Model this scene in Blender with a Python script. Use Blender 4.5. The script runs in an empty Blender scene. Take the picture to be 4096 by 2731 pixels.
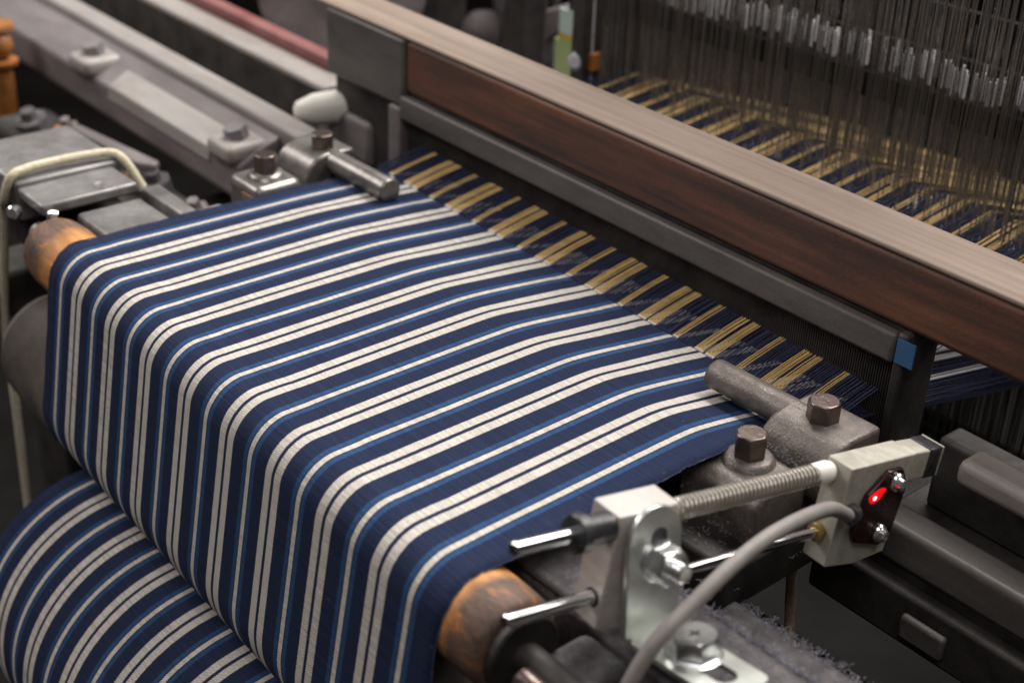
import bpy, bmesh, math, random
from mathutils import Vector, Matrix
random.seed(7)
S = 0.044                      # one stripe repeat of the cloth is 4.4 cm; all sizes below are in stripe repeats
PI = math.pi
sc = bpy.context.scene
COL = sc.collection

# ---------------------------------------------------------------- camera, world, lamps, exposure
cam_d = bpy.data.cameras.new('camera'); cam = bpy.data.objects.new('camera', cam_d); COL.objects.link(cam)
az, el, ro = -0.8511183, 0.4971239, 0.0347792
f = Vector((math.sin(az)*math.cos(el), math.cos(az)*math.cos(el), -math.sin(el)))
r0 = Vector((math.cos(az), -math.sin(az), 0)); u0 = r0.cross(f)
r = math.cos(ro)*r0 + math.sin(ro)*u0; u = -math.sin(ro)*r0 + math.cos(ro)*u0
M = Matrix((r, u, -f)).transposed().to_4x4()
M.translation = Vector((16.4602523, -11.8801698, 8.08572098))*S
cam.matrix_world = M
cam_d.sensor_width = 36; cam_d.lens = 5700/4096*36
cam_d.clip_start = 0.02; cam_d.clip_end = 60
cam_d.dof.use_dof = True; cam_d.dof.focus_distance = 16.2*S; cam_d.dof.aperture_fstop = 6.8
sc.camera = cam

w = bpy.data.worlds.new('World'); sc.world = w; w.use_nodes = True
w.node_tree.nodes['Background'].inputs['Color'].default_value = (1.0, 0.94, 0.9, 1)
w.node_tree.nodes['Background'].inputs['Strength'].default_value = 0.06

def lamp(name, loc, target, sx, sy, power, col):
    d = bpy.data.lights.new(name, 'AREA'); d.shape = 'RECTANGLE'; d.size = sx*S; d.size_y = sy*S
    d.energy = power; d.color = col
    o = bpy.data.objects.new(name, d); COL.objects.link(o)
    o.location = Vector(loc)*S
    o.rotation_euler = (Vector(target)-Vector(loc)).to_track_quat('-Z', 'Y').to_euler()
    return o
lamp('ceiling_key_and_fill', (0, 25, 42), (4, 0, 0), 56, 26, 112, (1.0, 0.96, 0.92))
lamp('ceiling_key_and_fill', (26, -24, 40), (5, -3, 0), 30, 12, 13, (1.0, 0.95, 0.92))  # added weak fill from behind the camera
lamp('ceiling_key_and_fill', (-30, -20, 30), (0, -3, -2), 30, 14, 22, (1.0, 0.95, 0.92))  # added fill from front left, brightens the shaded take-up roller

sc.view_settings.view_transform = 'Standard'; sc.view_settings.look = 'None'
sc.view_settings.exposure = 0.0; sc.view_settings.gamma = 1.0; sc.view_settings.use_curve_mapping = False
sc.cycles.max_bounces = 6; sc.cycles.use_denoising = True

# ---------------------------------------------------------------- materials
def new_mat(name):
    m = bpy.data.materials.new(name); m.use_nodes = True
    nt = m.node_tree; b = nt.nodes['Principled BSDF']
    return m, nt, b
def N(nt, t, **kw):
    n = nt.nodes.new(t)
    for k, v in kw.items(): setattr(n, k, v)
    return n
def link(nt, a, b): nt.links.new(a, b)
def noise_ramp(nt, scale, stops, detail=5, rough=0.6, coord='Object', stretch=None, dist=0.0):
    tc = N(nt, 'ShaderNodeTexCoord'); src = tc.outputs[coord]
    if stretch:
        mp = N(nt, 'ShaderNodeMapping'); mp.inputs['Scale'].default_value = stretch
        link(nt, src, mp.inputs['Vector']); src = mp.outputs['Vector']
    n = N(nt, 'ShaderNodeTexNoise'); n.inputs['Scale'].default_value = scale
    n.inputs['Detail'].default_value = detail; n.inputs['Roughness'].default_value = rough
    n.inputs['Distortion'].default_value = dist
    link(nt, src, n.inputs['Vector'])
    cr = N(nt, 'ShaderNodeValToRGB'); link(nt, n.outputs['Fac'], cr.inputs['Fac'])
    e = cr.color_ramp.elements
    while len(e) < len(stops): e.new(0.5)
    for i, (p, c) in enumerate(stops):
        e[i].position = p; e[i].color = (*c, 1) if len(c) == 3 else c
    return n, cr
def mottled(name, c0, c1, metal=0.0, rough=0.5, scale=60, bump=0.15, bscale=400, p0=0.35, p1=0.65, stretch=None, rvar=0.15, spec=0.5, grime=0.0, stain=None, gscale=14, gstretch=None, specks=0.0):
    m, nt, b = new_mat(name)
    n, cr = noise_ramp(nt, scale, [(p0, c0), (p1, c1)], stretch=stretch)
    col = cr.outputs['Color']
    if grime or stain:
        g, gr = noise_ramp(nt, gscale, [(0.42, (0, 0, 0)), (0.68, (1, 1, 1))], detail=8, rough=0.7, stretch=gstretch)
        col = mix(nt, math_node(nt, 'MULTIPLY', gr.outputs['Color'], grime or 0.7), col, stain or (0.03, 0.025, 0.022))
    if specks:
        tcs = N(nt, 'ShaderNodeTexCoord'); vo = N(nt, 'ShaderNodeTexVoronoi'); vo.inputs['Scale'].default_value = 330; link(nt, tcs.outputs['Object'], vo.inputs['Vector'])
        sp = math_node(nt, 'LESS_THAN', vo.outputs['Distance'], 0.16)
        col = mix(nt, math_node(nt, 'MULTIPLY', sp, specks), col, (0.45, 0.44, 0.46))
    link(nt, col, b.inputs['Base Color'])
    b.inputs['Metallic'].default_value = metal; b.inputs['Specular IOR Level'].default_value = spec
    mr = N(nt, 'ShaderNodeMapRange'); link(nt, n.outputs['Fac'], mr.inputs['Value'])
    mr.inputs['To Min'].default_value = rough+rvar; mr.inputs['To Max'].default_value = max(0.04, rough-rvar)
    link(nt, mr.outputs['Result'], b.inputs['Roughness'])
    if bump:
        n2 = N(nt, 'ShaderNodeTexNoise'); n2.inputs['Scale'].default_value = bscale; n2.inputs['Detail'].default_value = 4
        tc = N(nt, 'ShaderNodeTexCoord'); link(nt, tc.outputs['Object'], n2.inputs['Vector'])
        bp = N(nt, 'ShaderNodeBump'); bp.inputs['Strength'].default_value = bump; bp.inputs['Distance'].default_value = 0.001
        link(nt, n2.outputs['Fac'], bp.inputs['Height']); link(nt, bp.outputs['Normal'], b.inputs['Normal'])
    return m
def math_node(nt, op, a, b=None, c=None):
    n = N(nt, 'ShaderNodeMath', operation=op)
    for i, v in enumerate((a, b, c)):
        if v is None: continue
        if isinstance(v, (int, float)): n.inputs[i].default_value = v
        else: link(nt, v, n.inputs[i])
    return n.outputs[0]
def mix(nt, fac, a, b):
    n = N(nt, 'ShaderNodeMix', data_type='RGBA')
    for i, v in ((0, fac), (6, a), (7, b)):
        if isinstance(v, tuple): n.inputs[i].default_value = (*v, 1)
        elif isinstance(v, (int, float)): n.inputs[i].default_value = v
        else: link(nt, v, n.inputs[i])
    return n.outputs[2]

WHITE, NAVY, BLUE = (0.79, 0.735, 0.665), (0.026, 0.038, 0.088), (0.042, 0.10, 0.235)
def cloth_material():
    m, nt, b = new_mat('striped_twill')
    uv = N(nt, 'ShaderNodeUVMap'); uv.uv_map = 'UVMap'
    sep = N(nt, 'ShaderNodeSeparateXYZ'); link(nt, uv.outputs['UV'], sep.inputs[0])
    X, V = sep.outputs[0], sep.outputs[1]
    # a little wander of the warp threads
    comb0 = N(nt, 'ShaderNodeCombineXYZ'); link(nt, math_node(nt, 'MULTIPLY', X, 1.5), comb0.inputs[0]); link(nt, math_node(nt, 'MULTIPLY', V, 9.0), comb0.inputs[1])
    wn = N(nt, 'ShaderNodeTexNoise'); wn.inputs['Scale'].default_value = 1.6; wn.inputs['Detail'].default_value = 4; link(nt, comb0.outputs[0], wn.inputs['Vector'])
    wn2 = N(nt, 'ShaderNodeTexNoise'); wn2.inputs['Scale'].default_value = 9.0; wn2.inputs['Detail'].default_value = 3; link(nt, uv.outputs['UV'], wn2.inputs['Vector'])
    # saw-toothed stripe edges of the twill
    tw = math_node(nt, 'FRACT', math_node(nt, 'MULTIPLY', math_node(nt, 'ADD', math_node(nt, 'MULTIPLY', X, 1.0), V), 33.0))
    jit = math_node(nt, 'MULTIPLY', math_node(nt, 'SUBTRACT', wn.outputs['Fac'], 0.5), 0.014)
    saw = math_node(nt, 'MULTIPLY', math_node(nt, 'SUBTRACT', tw, 0.5), 0.009)
    Xw = math_node(nt, 'ADD', math_node(nt, 'ADD', X, jit), saw)
    ph = math_node(nt, 'FRACT', math_node(nt, 'ADD', Xw, 100.0))
    cr = N(nt, 'ShaderNodeValToRGB'); link(nt, ph, cr.inputs['Fac'])
    ramp = cr.color_ramp; ramp.interpolation = 'CONSTANT'
    stops = [(0, WHITE), (0.036, NAVY), (0.058, BLUE), (0.122, NAVY), (0.338, WHITE), (0.459, NAVY), (0.515, WHITE), (0.636, NAVY),
             (0.878, BLUE), (0.942, NAVY), (0.964, WHITE)]
    e = ramp.elements
    while len(e) < len(stops): e.new(0.5)
    for i, (p, c) in enumerate(stops): e[i].position = p; e[i].color = (*c, 1)
    # no stripes on the plain selvedges
    inside = math_node(nt, 'MULTIPLY', math_node(nt, 'GREATER_THAN', X, -0.2), math_node(nt, 'LESS_THAN', X, 8.2))
    col = mix(nt, inside, NAVY, cr.outputs['Color'])
    # twill lines: warp yarn on top, shadow between
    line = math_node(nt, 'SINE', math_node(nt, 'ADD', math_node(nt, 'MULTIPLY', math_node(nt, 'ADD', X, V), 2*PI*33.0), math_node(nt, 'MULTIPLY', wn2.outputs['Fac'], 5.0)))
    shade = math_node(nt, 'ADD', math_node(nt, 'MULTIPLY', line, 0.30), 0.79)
    # slubby weft: long thin streaks across the cloth
    comb = N(nt, 'ShaderNodeCombineXYZ'); link(nt, math_node(nt, 'MULTIPLY', X, 1.1), comb.inputs[0]); link(nt, math_node(nt, 'MULTIPLY', V, 30.0), comb.inputs[1])
    sn = N(nt, 'ShaderNodeTexNoise'); sn.inputs['Scale'].default_value = 1.0; sn.inputs['Detail'].default_value = 3; link(nt, comb.outputs[0], sn.inputs['Vector'])
    streak = N(nt, 'ShaderNodeMapRange'); link(nt, sn.outputs['Fac'], streak.inputs['Value'])
    streak.inputs['From Min'].default_value = 0.28; streak.inputs['From Max'].default_value = 0.72
    streak.inputs['To Min'].default_value = 0.72; streak.inputs['To Max'].default_value = 1.15
    comb2 = N(nt, 'ShaderNodeCombineXYZ'); link(nt, math_node(nt, 'MULTIPLY', X, 2.3), comb2.inputs[0]); link(nt, math_node(nt, 'MULTIPLY', V, 26.0), comb2.inputs[1])
    sn2 = N(nt, 'ShaderNodeTexNoise'); sn2.inputs['Scale'].default_value = 1.0; sn2.inputs['Detail'].default_value = 2; link(nt, comb2.outputs[0], sn2.inputs['Vector'])
    dark = N(nt, 'ShaderNodeMapRange'); link(nt, sn2.outputs['Fac'], dark.inputs['Value'])
    dark.inputs['From Min'].default_value = 0.68; dark.inputs['From Max'].default_value = 0.74
    dk = N(nt, 'ShaderNodeMix', data_type='RGBA', blend_type='MULTIPLY'); link(nt, math_node(nt, 'MULTIPLY', dark.outputs['Result'], 0.75), dk.inputs[0])
    link(nt, col, dk.inputs[6]); dk.inputs[7].default_value = (0.72, 0.62, 0.50, 1); col = dk.outputs[2]
    fl_ = N(nt, 'ShaderNodeTexNoise'); fl_.inputs['Scale'].default_value = 55; fl_.inputs['Detail'].default_value = 2; link(nt, uv.outputs['UV'], fl_.inputs['Vector'])
    fm = N(nt, 'ShaderNodeMapRange'); link(nt, fl_.outputs['Fac'], fm.inputs['Value']); fm.inputs['From Min'].default_value = 0.3; fm.inputs['From Max'].default_value = 0.7
    fm.inputs['To Min'].default_value = 0.80; fm.inputs['To Max'].default_value = 1.14
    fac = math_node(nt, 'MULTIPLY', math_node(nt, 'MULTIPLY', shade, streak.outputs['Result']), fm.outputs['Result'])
    vm = N(nt, 'ShaderNodeVectorMath', operation='SCALE'); link(nt, col, vm.inputs[0]); link(nt, fac, vm.inputs['Scale'])
    # pale fluff: a few fibre specks
    tc = N(nt, 'ShaderNodeTexCoord')
    vo = N(nt, 'ShaderNodeTexVoronoi'); vo.inputs['Scale'].default_value = 60; link(nt, tc.outputs['Object'], vo.inputs['Vector'])
    sp = math_node(nt, 'LESS_THAN', vo.outputs['Distance'], 0.035)
    col2 = mix(nt, math_node(nt, 'MULTIPLY', sp, 0.16), vm.outputs[0], (0.45, 0.45, 0.5))
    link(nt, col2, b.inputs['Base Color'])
    b.inputs['Roughness'].default_value = 0.9; b.inputs['Specular IOR Level'].default_value = 0.12
    hb = math_node(nt, 'ADD', math_node(nt, 'MULTIPLY', line, 0.5), math_node(nt, 'MULTIPLY', sn.outputs['Fac'], 1.6))
    bp = N(nt, 'ShaderNodeBump'); bp.inputs['Strength'].default_value = 0.5; bp.inputs['Distance'].default_value = 0.0005
    link(nt, hb, bp.inputs['Height']); link(nt, bp.outputs['Normal'], b.inputs['Normal'])
    return m

def rusty_wood():
    m, nt, b = new_mat('worn_roller_wood')
    n, cr = noise_ramp(nt, 95, [(0.32, (0.055, 0.038, 0.031)), (0.50, (0.12, 0.072, 0.050)), (0.58, (0.20, 0.10, 0.052)), (0.64, (0.45, 0.165, 0.04))],
                       detail=9, rough=0.72, stretch=(0.35, 1.1, 1.1), dist=0.6)
    # bright rubbed wood next to the cloth edge, grey handled wood at the ends
    tc = N(nt, 'ShaderNodeTexCoord'); sep = N(nt, 'ShaderNodeSeparateXYZ'); link(nt, tc.outputs['Object'], sep.inputs[0])
    d = math_node(nt, 'MAXIMUM', math_node(nt, 'SUBTRACT', sep.outputs[0], 4.47*S), math_node(nt, 'MULTIPLY', math_node(nt, 'SUBTRACT', -4.36*S, sep.outputs[0]), 0.33))
    n3 = N(nt, 'ShaderNodeTexNoise'); n3.inputs['Scale'].default_value = 60; n3.inputs['Detail'].default_value = 6; link(nt, tc.outputs['Object'], n3.inputs['Vector'])
    d2 = math_node(nt, 'ADD', d, math_node(nt, 'MULTIPLY', math_node(nt, 'SUBTRACT', n3.outputs['Fac'], 0.5), 0.16*S))
    e = N(nt, 'ShaderNodeMapRange'); link(nt, d2, e.inputs['Value'])
    e.inputs['From Min'].default_value = 0.06*S; e.inputs['From Max'].default_value = 0.17*S
    e.inputs['To Min'].default_value = 0.9; e.inputs['To Max'].default_value = 0.0
    g2, gc = noise_ramp(nt, 120, [(0.35, (0.36, 0.14, 0.035)), (0.65, (0.62, 0.29, 0.085))], detail=6, stretch=(0.15, 1, 1))
    c = mix(nt, e.outputs['Result'], cr.outputs['Color'], gc.outputs['Color'])
    link(nt, c, b.inputs['Base Color']); b.inputs['Roughness'].default_value = 0.62
    n2 = N(nt, 'ShaderNodeTexNoise'); n2.inputs['Scale'].default_value = 300; n2.inputs['Detail'].default_value = 5; link(nt, tc.outputs['Object'], n2.inputs['Vector'])
    bp = N(nt, 'ShaderNodeBump'); bp.inputs['Strength'].default_value = 0.5; bp.inputs['Distance'].default_value = 0.001
    link(nt, n2.outputs['Fac'], bp.inputs['Height']); link(nt, bp.outputs['Normal'], b.inputs['Normal'])
    return m

def emitter(name, col, strength):
    m, nt, b = new_mat(name)
    b.inputs['Base Color'].default_value = (*col, 1); b.inputs['Emission Color'].default_value = (*col, 1)
    b.inputs['Emission Strength'].default_value = strength
    return m

MAT = dict(
    cloth=cloth_material(),
    roller_wood=rusty_wood(),
    cast=mottled('oily_cast_iron', (0.135, 0.113, 0.10), (0.195, 0.168, 0.15), metal=0.4, rough=0.42, scale=160, bump=0.35, bscale=900, rvar=0.08, grime=0.55, gscale=30, specks=0.25),
    cast_left=mottled('polished_cast_iron', (0.24, 0.225, 0.205), (0.33, 0.31, 0.285), metal=0.6, rough=0.33, scale=150, bump=0.10, bscale=700, rvar=0.07, grime=0.5, gscale=26),
    bolt=mottled('dark_bolt_steel', (0.13, 0.10, 0.088), (0.25, 0.20, 0.18), metal=0.85, rough=0.30, scale=130, bump=0.2, grime=0.5, gscale=60, stain=(0.11, 0.065, 0.045)),
    steel=mottled('grey_milled_steel', (0.22, 0.213, 0.21), (0.30, 0.29, 0.285), metal=0.35, rough=0.42, scale=120, bump=0.12, bscale=300, grime=0.6, gscale=22),
    dark=mottled('dark_machine_iron', (0.018, 0.016, 0.015), (0.055, 0.048, 0.045), metal=0.2, rough=0.6, scale=40, bump=0.2, specks=0.05),
    dusty=mottled('dusty_machine_iron', (0.07, 0.065, 0.07), (0.15, 0.14, 0.145), metal=0.1, rough=0.8, scale=110, bump=0.6, bscale=900, grime=0.6, gscale=24, specks=0.22),
    chrome=mottled('polished_rod_steel', (0.75, 0.75, 0.76), (0.85, 0.85, 0.86), metal=1.0, rough=0.16, scale=40, bump=0, rvar=0.05, grime=0.15, gscale=60, stain=(0.4, 0.38, 0.36)),
    zinc=mottled('zinc_plate', (0.58, 0.61, 0.56), (0.74, 0.76, 0.72), metal=0.85, rough=0.34, scale=50, bump=0.05, rvar=0.1, grime=0.25, gscale=40, stain=(0.36, 0.34, 0.30)),
    bright=mottled('bright_bolt_steel', (0.70, 0.71, 0.70), (0.84, 0.85, 0.86), metal=0.95, rough=0.25, scale=80, bump=0.05, rvar=0.1),
    alu=mottled('aluminium_block', (0.52, 0.475, 0.44), (0.64, 0.60, 0.57), metal=0.2, rough=0.4, scale=60, bump=0.05, stretch=(1, 1, 4), grime=0.22, gscale=26, stain=(0.30, 0.22, 0.17)),
    sensor=mottled('cream_sensor_body', (0.42, 0.40, 0.33), (0.56, 0.535, 0.46), metal=0.15, rough=0.5, scale=110, bump=0.15, grime=0.45, gscale=40, stain=(0.16, 0.14, 0.11), specks=0.15),
    blackp=mottled('black_plastic', (0.012, 0.012, 0.013), (0.05, 0.05, 0.055), rough=0.35, scale=200, bump=0.1, specks=0.2),
    cover=mottled('dark_red_cover', (0.010, 0.003, 0.003), (0.035, 0.010, 0.010), rough=0.22, scale=180, bump=0.06, specks=0.10),
    whitep=mottled('white_plastic', (0.78, 0.76, 0.68), (0.84, 0.82, 0.75), rough=0.4, scale=30, bump=0),
    brass=mottled('brass_collar', (0.42, 0.28, 0.09), (0.58, 0.42, 0.18), metal=0.7, rough=0.35, scale=90, bump=0.1),
    spring=mottled('spring_steel', (0.42, 0.39, 0.34), (0.56, 0.52, 0.46), metal=0.75, rough=0.36, scale=60, bump=0.03),
    cable=mottled('grey_cable', (0.21, 0.19, 0.178), (0.28, 0.255, 0.24), rough=0.55, scale=60, bump=0.1, grime=0.4, gscale=50, stain=(0.16, 0.14, 0.13)),
    cord=mottled('cream_cord', (0.62, 0.55, 0.38), (0.78, 0.72, 0.55), rough=0.9, scale=300, bump=0.8, bscale=900),
    brope=mottled('brown_cord', (0.24, 0.17, 0.11), (0.36, 0.27, 0.19), rough=0.9, scale=300, bump=0.8, bscale=900),
    cap_top=mottled('worn_wood_lit_tone', (0.21, 0.155, 0.118), (0.33, 0.25, 0.20), rough=0.55, scale=110, bump=0.2, stretch=(0.035, 1, 1), grime=0.6, gscale=16, gstretch=(0.25, 1, 1), stain=(0.17, 0.12, 0.095)),  # paler base colour carries the lit tone of the cap top; grain and stains on it
    cap_side=mottled('stained_wood_shade_tone', (0.05, 0.027, 0.021), (0.20, 0.078, 0.040), rough=0.55, scale=80, bump=0.25, stretch=(0.05, 1, 1), grime=0.85, gscale=20, gstretch=(0.3, 1, 1), stain=(0.03, 0.024, 0.023), specks=0.05),  # darker base colour carries the shade on the cap front; grain and stains on it
    sley_steel=mottled('brushed_grey_rail', (0.11, 0.10, 0.095), (0.18, 0.165, 0.155), metal=0.3, rough=0.5, scale=30, bump=0.1, stretch=(0.2, 1, 1), grime=0.6, gscale=18, gstretch=(0.3, 1, 1), specks=0.15),
    mauve=mottled('grey_mauve_paint', (0.13, 0.112, 0.112), (0.215, 0.19, 0.188), rough=0.5, scale=40, bump=0.08, stretch=(0.2, 1, 1), grime=0.6, gscale=16, gstretch=(0.4, 1, 1), stain=(0.05, 0.04, 0.038), specks=0.15),
    box_pale=mottled('pale_worn_rail', (0.25, 0.228, 0.213), (0.37, 0.345, 0.325), rough=0.5, scale=25, bump=0.08, stretch=(0.2, 1, 1), grime=0.6, gscale=16, gstretch=(0.3, 1, 1), stain=(0.14, 0.11, 0.095), specks=0.1),
    heddle=mottled('heddle_wire', (0.22, 0.215, 0.205), (0.50, 0.49, 0.475), metal=0.9, rough=0.27, scale=18, bump=0),
    loop=mottled('tinned_heddle_loop', (0.55, 0.55, 0.57), (0.75, 0.75, 0.78), metal=0.2, rough=0.35, scale=60, bump=0),
    rod=mottled('dark_heald_rod', (0.008, 0.007, 0.006), (0.016, 0.015, 0.013), rough=0.8, scale=60, bump=0.1, spec=0.1),
    gold=mottled('gold_yarn', (0.62, 0.41, 0.15), (0.80, 0.57, 0.25), rough=0.7, scale=200, bump=0.3, stretch=(1, 0.2, 1)),
    pale=mottled('pale_yarn', (0.66, 0.64, 0.64), (0.84, 0.81, 0.80), rough=0.7, scale=200, bump=0.3, stretch=(1, 0.2, 1)),
    navy=mottled('navy_yarn', (0.02, 0.024, 0.06), (0.034, 0.042, 0.11), rough=0.75, scale=200, bump=0.2),
    blue=mottled('blue_tape', (0.03, 0.10, 0.22), (0.045, 0.13, 0.27), rough=0.5, scale=40, bump=0),
    ribbed=mottled('ribbed_rubber', (0.085, 0.072, 0.066), (0.16, 0.14, 0.13), rough=0.5, scale=30, bump=0.1, grime=0.45, gscale=24, stain=(0.30, 0.26, 0.23)),
    orange=mottled('rusty_orange_paint', (0.30, 0.10, 0.02), (0.46, 0.18, 0.03), rough=0.5, scale=24, bump=0.1, grime=0.6, gscale=26, stain=(0.07, 0.035, 0.02)),
    red=mottled('red_paint', (0.17, 0.05, 0.05), (0.26, 0.11, 0.10), rough=0.5, scale=20, bump=0),
    green=mottled('pale_green_print', (0.30, 0.42, 0.16), (0.40, 0.48, 0.24), rough=0.6, scale=9, bump=0),
    mint=mottled('mint_print', (0.42, 0.56, 0.46), (0.56, 0.62, 0.55), rough=0.6, scale=12, bump=0),
    ochre=mottled('ochre_print', (0.42, 0.32, 0.05), (0.55, 0.42, 0.12), rough=0.6, scale=12, bump=0),
    lint=mottled('grey_lint', (0.20, 0.20, 0.23), (0.32, 0.32, 0.36), rough=1.0, scale=60, bump=0),
    lintgrey=mottled('dirty_fluff', (0.42, 0.40, 0.44), (0.56, 0.54, 0.58), rough=1.0, scale=200, bump=1.0, bscale=900),
    pad=mottled('brown_wood_pad', (0.22, 0.12, 0.07), (0.32, 0.19, 0.12), rough=0.6, scale=50, bump=0.2, stretch=(0.2, 1, 1)),
    floor=mottled('oily_concrete', (0.008, 0.0075, 0.007), (0.016, 0.015, 0.014), rough=0.9, scale=4, bump=0.2, bscale=30, spec=0.1),
    wall=mottled('dim_workshop_wall', (0.02, 0.018, 0.017), (0.035, 0.03, 0.028), rough=0.9, scale=2, bump=0.1, bscale=30),
    led=emitter('lit_red_led', (1.0, 0.03, 0.03), 6.0),
    ledglow=emitter('red_led_lens', (0.85, 0.004, 0.010), 0.75),
    ledhot=emitter('led_hot_spot', (1.0, 0.45, 0.42), 5.0),
)

# ---------------------------------------------------------------- mesh helpers (stripe-repeat units)
class MB:
    def __init__(s): s.v = []; s.f = []; s.uv = {}
    def add(s, verts, faces):
        o = len(s.v); s.v += [Vector(p) for p in verts]; s.f += [tuple(i+o for i in q) for q in faces]; return s
    def box(s, a, b):
        x0, y0, z0 = a; x1, y1, z1 = b
        return s.add([(x0,y0,z0),(x1,y0,z0),(x1,y1,z0),(x0,y1,z0),(x0,y0,z1),(x1,y0,z1),(x1,y1,z1),(x0,y1,z1)],
                     [(0,3,2,1),(4,5,6,7),(0,1,5,4),(1,2,6,5),(2,3,7,6),(3,0,4,7)])
    def prism(s, prof, axis, a0, a1):
        # closed outline, extruded along an axis (0: outline is y,z; 1: outline is x,z; 2: outline is x,y)
        def pt(p, a):
            return (a, p[0], p[1]) if axis == 0 else (p[0], a, p[1]) if axis == 1 else (p[0], p[1], a)
        n = len(prof); vs = [pt(p, a0) for p in prof]+[pt(p, a1) for p in prof]
        fs = [tuple(range(n)), tuple(range(2*n-1, n-1, -1))]+[(i, i+n, (i+1) % n+n, (i+1) % n) for i in range(n)]
        return s.add(vs, fs)
    def rings(s, rings, cap=True):
        n = len(rings[0]); vs = [p for rg in rings for p in rg]; fs = []
        for k in range(len(rings)-1):
            for i in range(n):
                j = (i+1) % n
                fs.append((k*n+i, k*n+j, (k+1)*n+j, (k+1)*n+i))
        if cap: fs += [tuple(range(n-1, -1, -1)), tuple(range((len(rings)-1)*n, len(rings)*n))]
        return s.add(vs, fs)
    def lathe(s, p0, d, prof, n=32, phase=0.0):
        # prof: list of (distance along d, radius)
        d = Vector(d).normalized(); a = d.orthogonal().normalized(); b = d.cross(a); p0 = Vector(p0)
        rg = [[p0+d*t+(a*math.cos(2*PI*i/n+phase)+b*math.sin(2*PI*i/n+phase))*rr for i in range(n)] for t, rr in prof]
        return s.rings(rg)
    def cyl(s, p0, p1, rr, n=24, ch=0.0, phase=0.0):
        d = Vector(p1)-Vector(p0); L = d.length
        pr = [(0, rr), (L, rr)] if not ch else [(0, rr-ch), (ch, rr), (L-ch, rr), (L, rr-ch)]
        return s.lathe(p0, d, pr, n, phase)
    def hexhead(s, p0, d, rr, h, phase=0.0):
        # bolt head: hexagon whose top corners are turned off
        d = Vector(d).normalized(); a = d.orthogonal().normalized(); p0 = Vector(p0); n = 36
        if d.z > 0.95: a = (Vector((1, 0, 0))-d*d.x).normalized()
        b = d.cross(a)
        def ring(t, lim):
            out = []
            for i in range(n):
                th = 2*PI*i/n; k = th % (PI/3)-PI/6
                rad = min(rr*math.cos(PI/6)/math.cos(k), lim)
                out.append(p0+d*t+(a*math.cos(th+phase)+b*math.sin(th+phase))*rad)
            return out
        return s.rings([ring(0, 9), ring(h*0.78, 9), ring(h*0.9, rr*0.955), ring(h, rr*0.86)])
    def tube(s, pts, rr, n=10, sub=8):
        P = [Vector(p) for p in pts]; path = []
        if sub > 1 and len(P) > 2:
            E_ = [P[0]*2-P[1]]+P+[P[-1]*2-P[-2]]
            for k in range(1, len(E_)-2):
                for q in range(sub):
                    t = q/sub; a, b, c, d = E_[k-1], E_[k], E_[k+1], E_[k+2]
                    path.append(0.5*((2*b)+(c-a)*t+(2*a-5*b+4*c-d)*t*t+(3*b-a-3*c+d)*t**3))
            path.append(P[-1])
        else: path = P
        T = (path[1]-path[0]).normalized(); a = T.orthogonal().normalized(); rg = []
        for i, p in enumerate(path):
            t2 = (path[min(i+1, len(path)-1)]-path[max(i-1, 0)]).normalized()
            a = (a-t2*a.dot(t2)).normalized(); b = t2.cross(a)
            rg.append([p+(a*math.cos(2*PI*k/n)+b*math.sin(2*PI*k/n))*rr for k in range(n)])
        return s.rings(rg)
    def build(s, name, mat, parent=None, loc=(0, 0, 0), bevel=0.0, seg=2, sharp=38, smooth=True, fix=True):
        me = bpy.data.meshes.new(name); L = Vector(loc)
        me.from_pydata([(p-L)*S for p in s.v], [], s.f)
        if fix:
            bm = bmesh.new(); bm.from_mesh(me); bmesh.ops.recalc_face_normals(bm, faces=bm.faces); bm.to_mesh(me); bm.free()
        me.materials.append(MAT[mat])
        if smooth: me.shade_smooth(); me.set_sharp_from_angle(angle=math.radians(sharp))
        o = bpy.data.objects.new(name, me); COL.objects.link(o)
        if parent: o.parent = parent
        else: o.location = L*S
        if bevel:
            md = o.modifiers.new('rounded edges', 'BEVEL'); md.width = bevel*S; md.segments = seg; md.limit_method = 'ANGLE'
            md.angle_limit = math.radians(35); md.harden_normals = False
        return o
def tag(o, label, cat, group=None, kind=None):
    if label: o['label'] = label
    if cat: o['category'] = cat
    if group: o['group'] = group
    if kind: o['kind'] = kind
    return o
def thing(name, label, cat, loc, group=None, mat=None):
    o = bpy.data.objects.new(name, None); COL.objects.link(o); o.empty_display_size = 0.01
    if mat is not None: o.matrix_world = mat
    else: o.location = Vector(loc)*S
    return tag(o, label, cat, group)
def rect_round(x0, y0, x1, y1, rr, n=6):
    out = []
    for cx, cy, a0 in ((x1-rr, y0+rr, -PI/2), (x1-rr, y1-rr, 0), (x0+rr, y1-rr, PI/2), (x0+rr, y0+rr, PI)):
        out += [(cx+rr*math.cos(a0+PI/2*k/n), cy+rr*math.sin(a0+PI/2*k/n)) for k in range(n+1)]
    return out

# ---------------------------------------------------------------- setting: floor and far wall of the dim workshop
fl = MB().box((-400, -300, -24), (300, 400, -22)).build('floor', 'floor', loc=(0, 0, -24), smooth=False); fl['kind'] = 'structure'
wl = MB().box((-400, 130, -22), (300, 134, 90)).build('wall', 'wall', loc=(0, 130, -22), smooth=False); wl['kind'] = 'structure'

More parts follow.
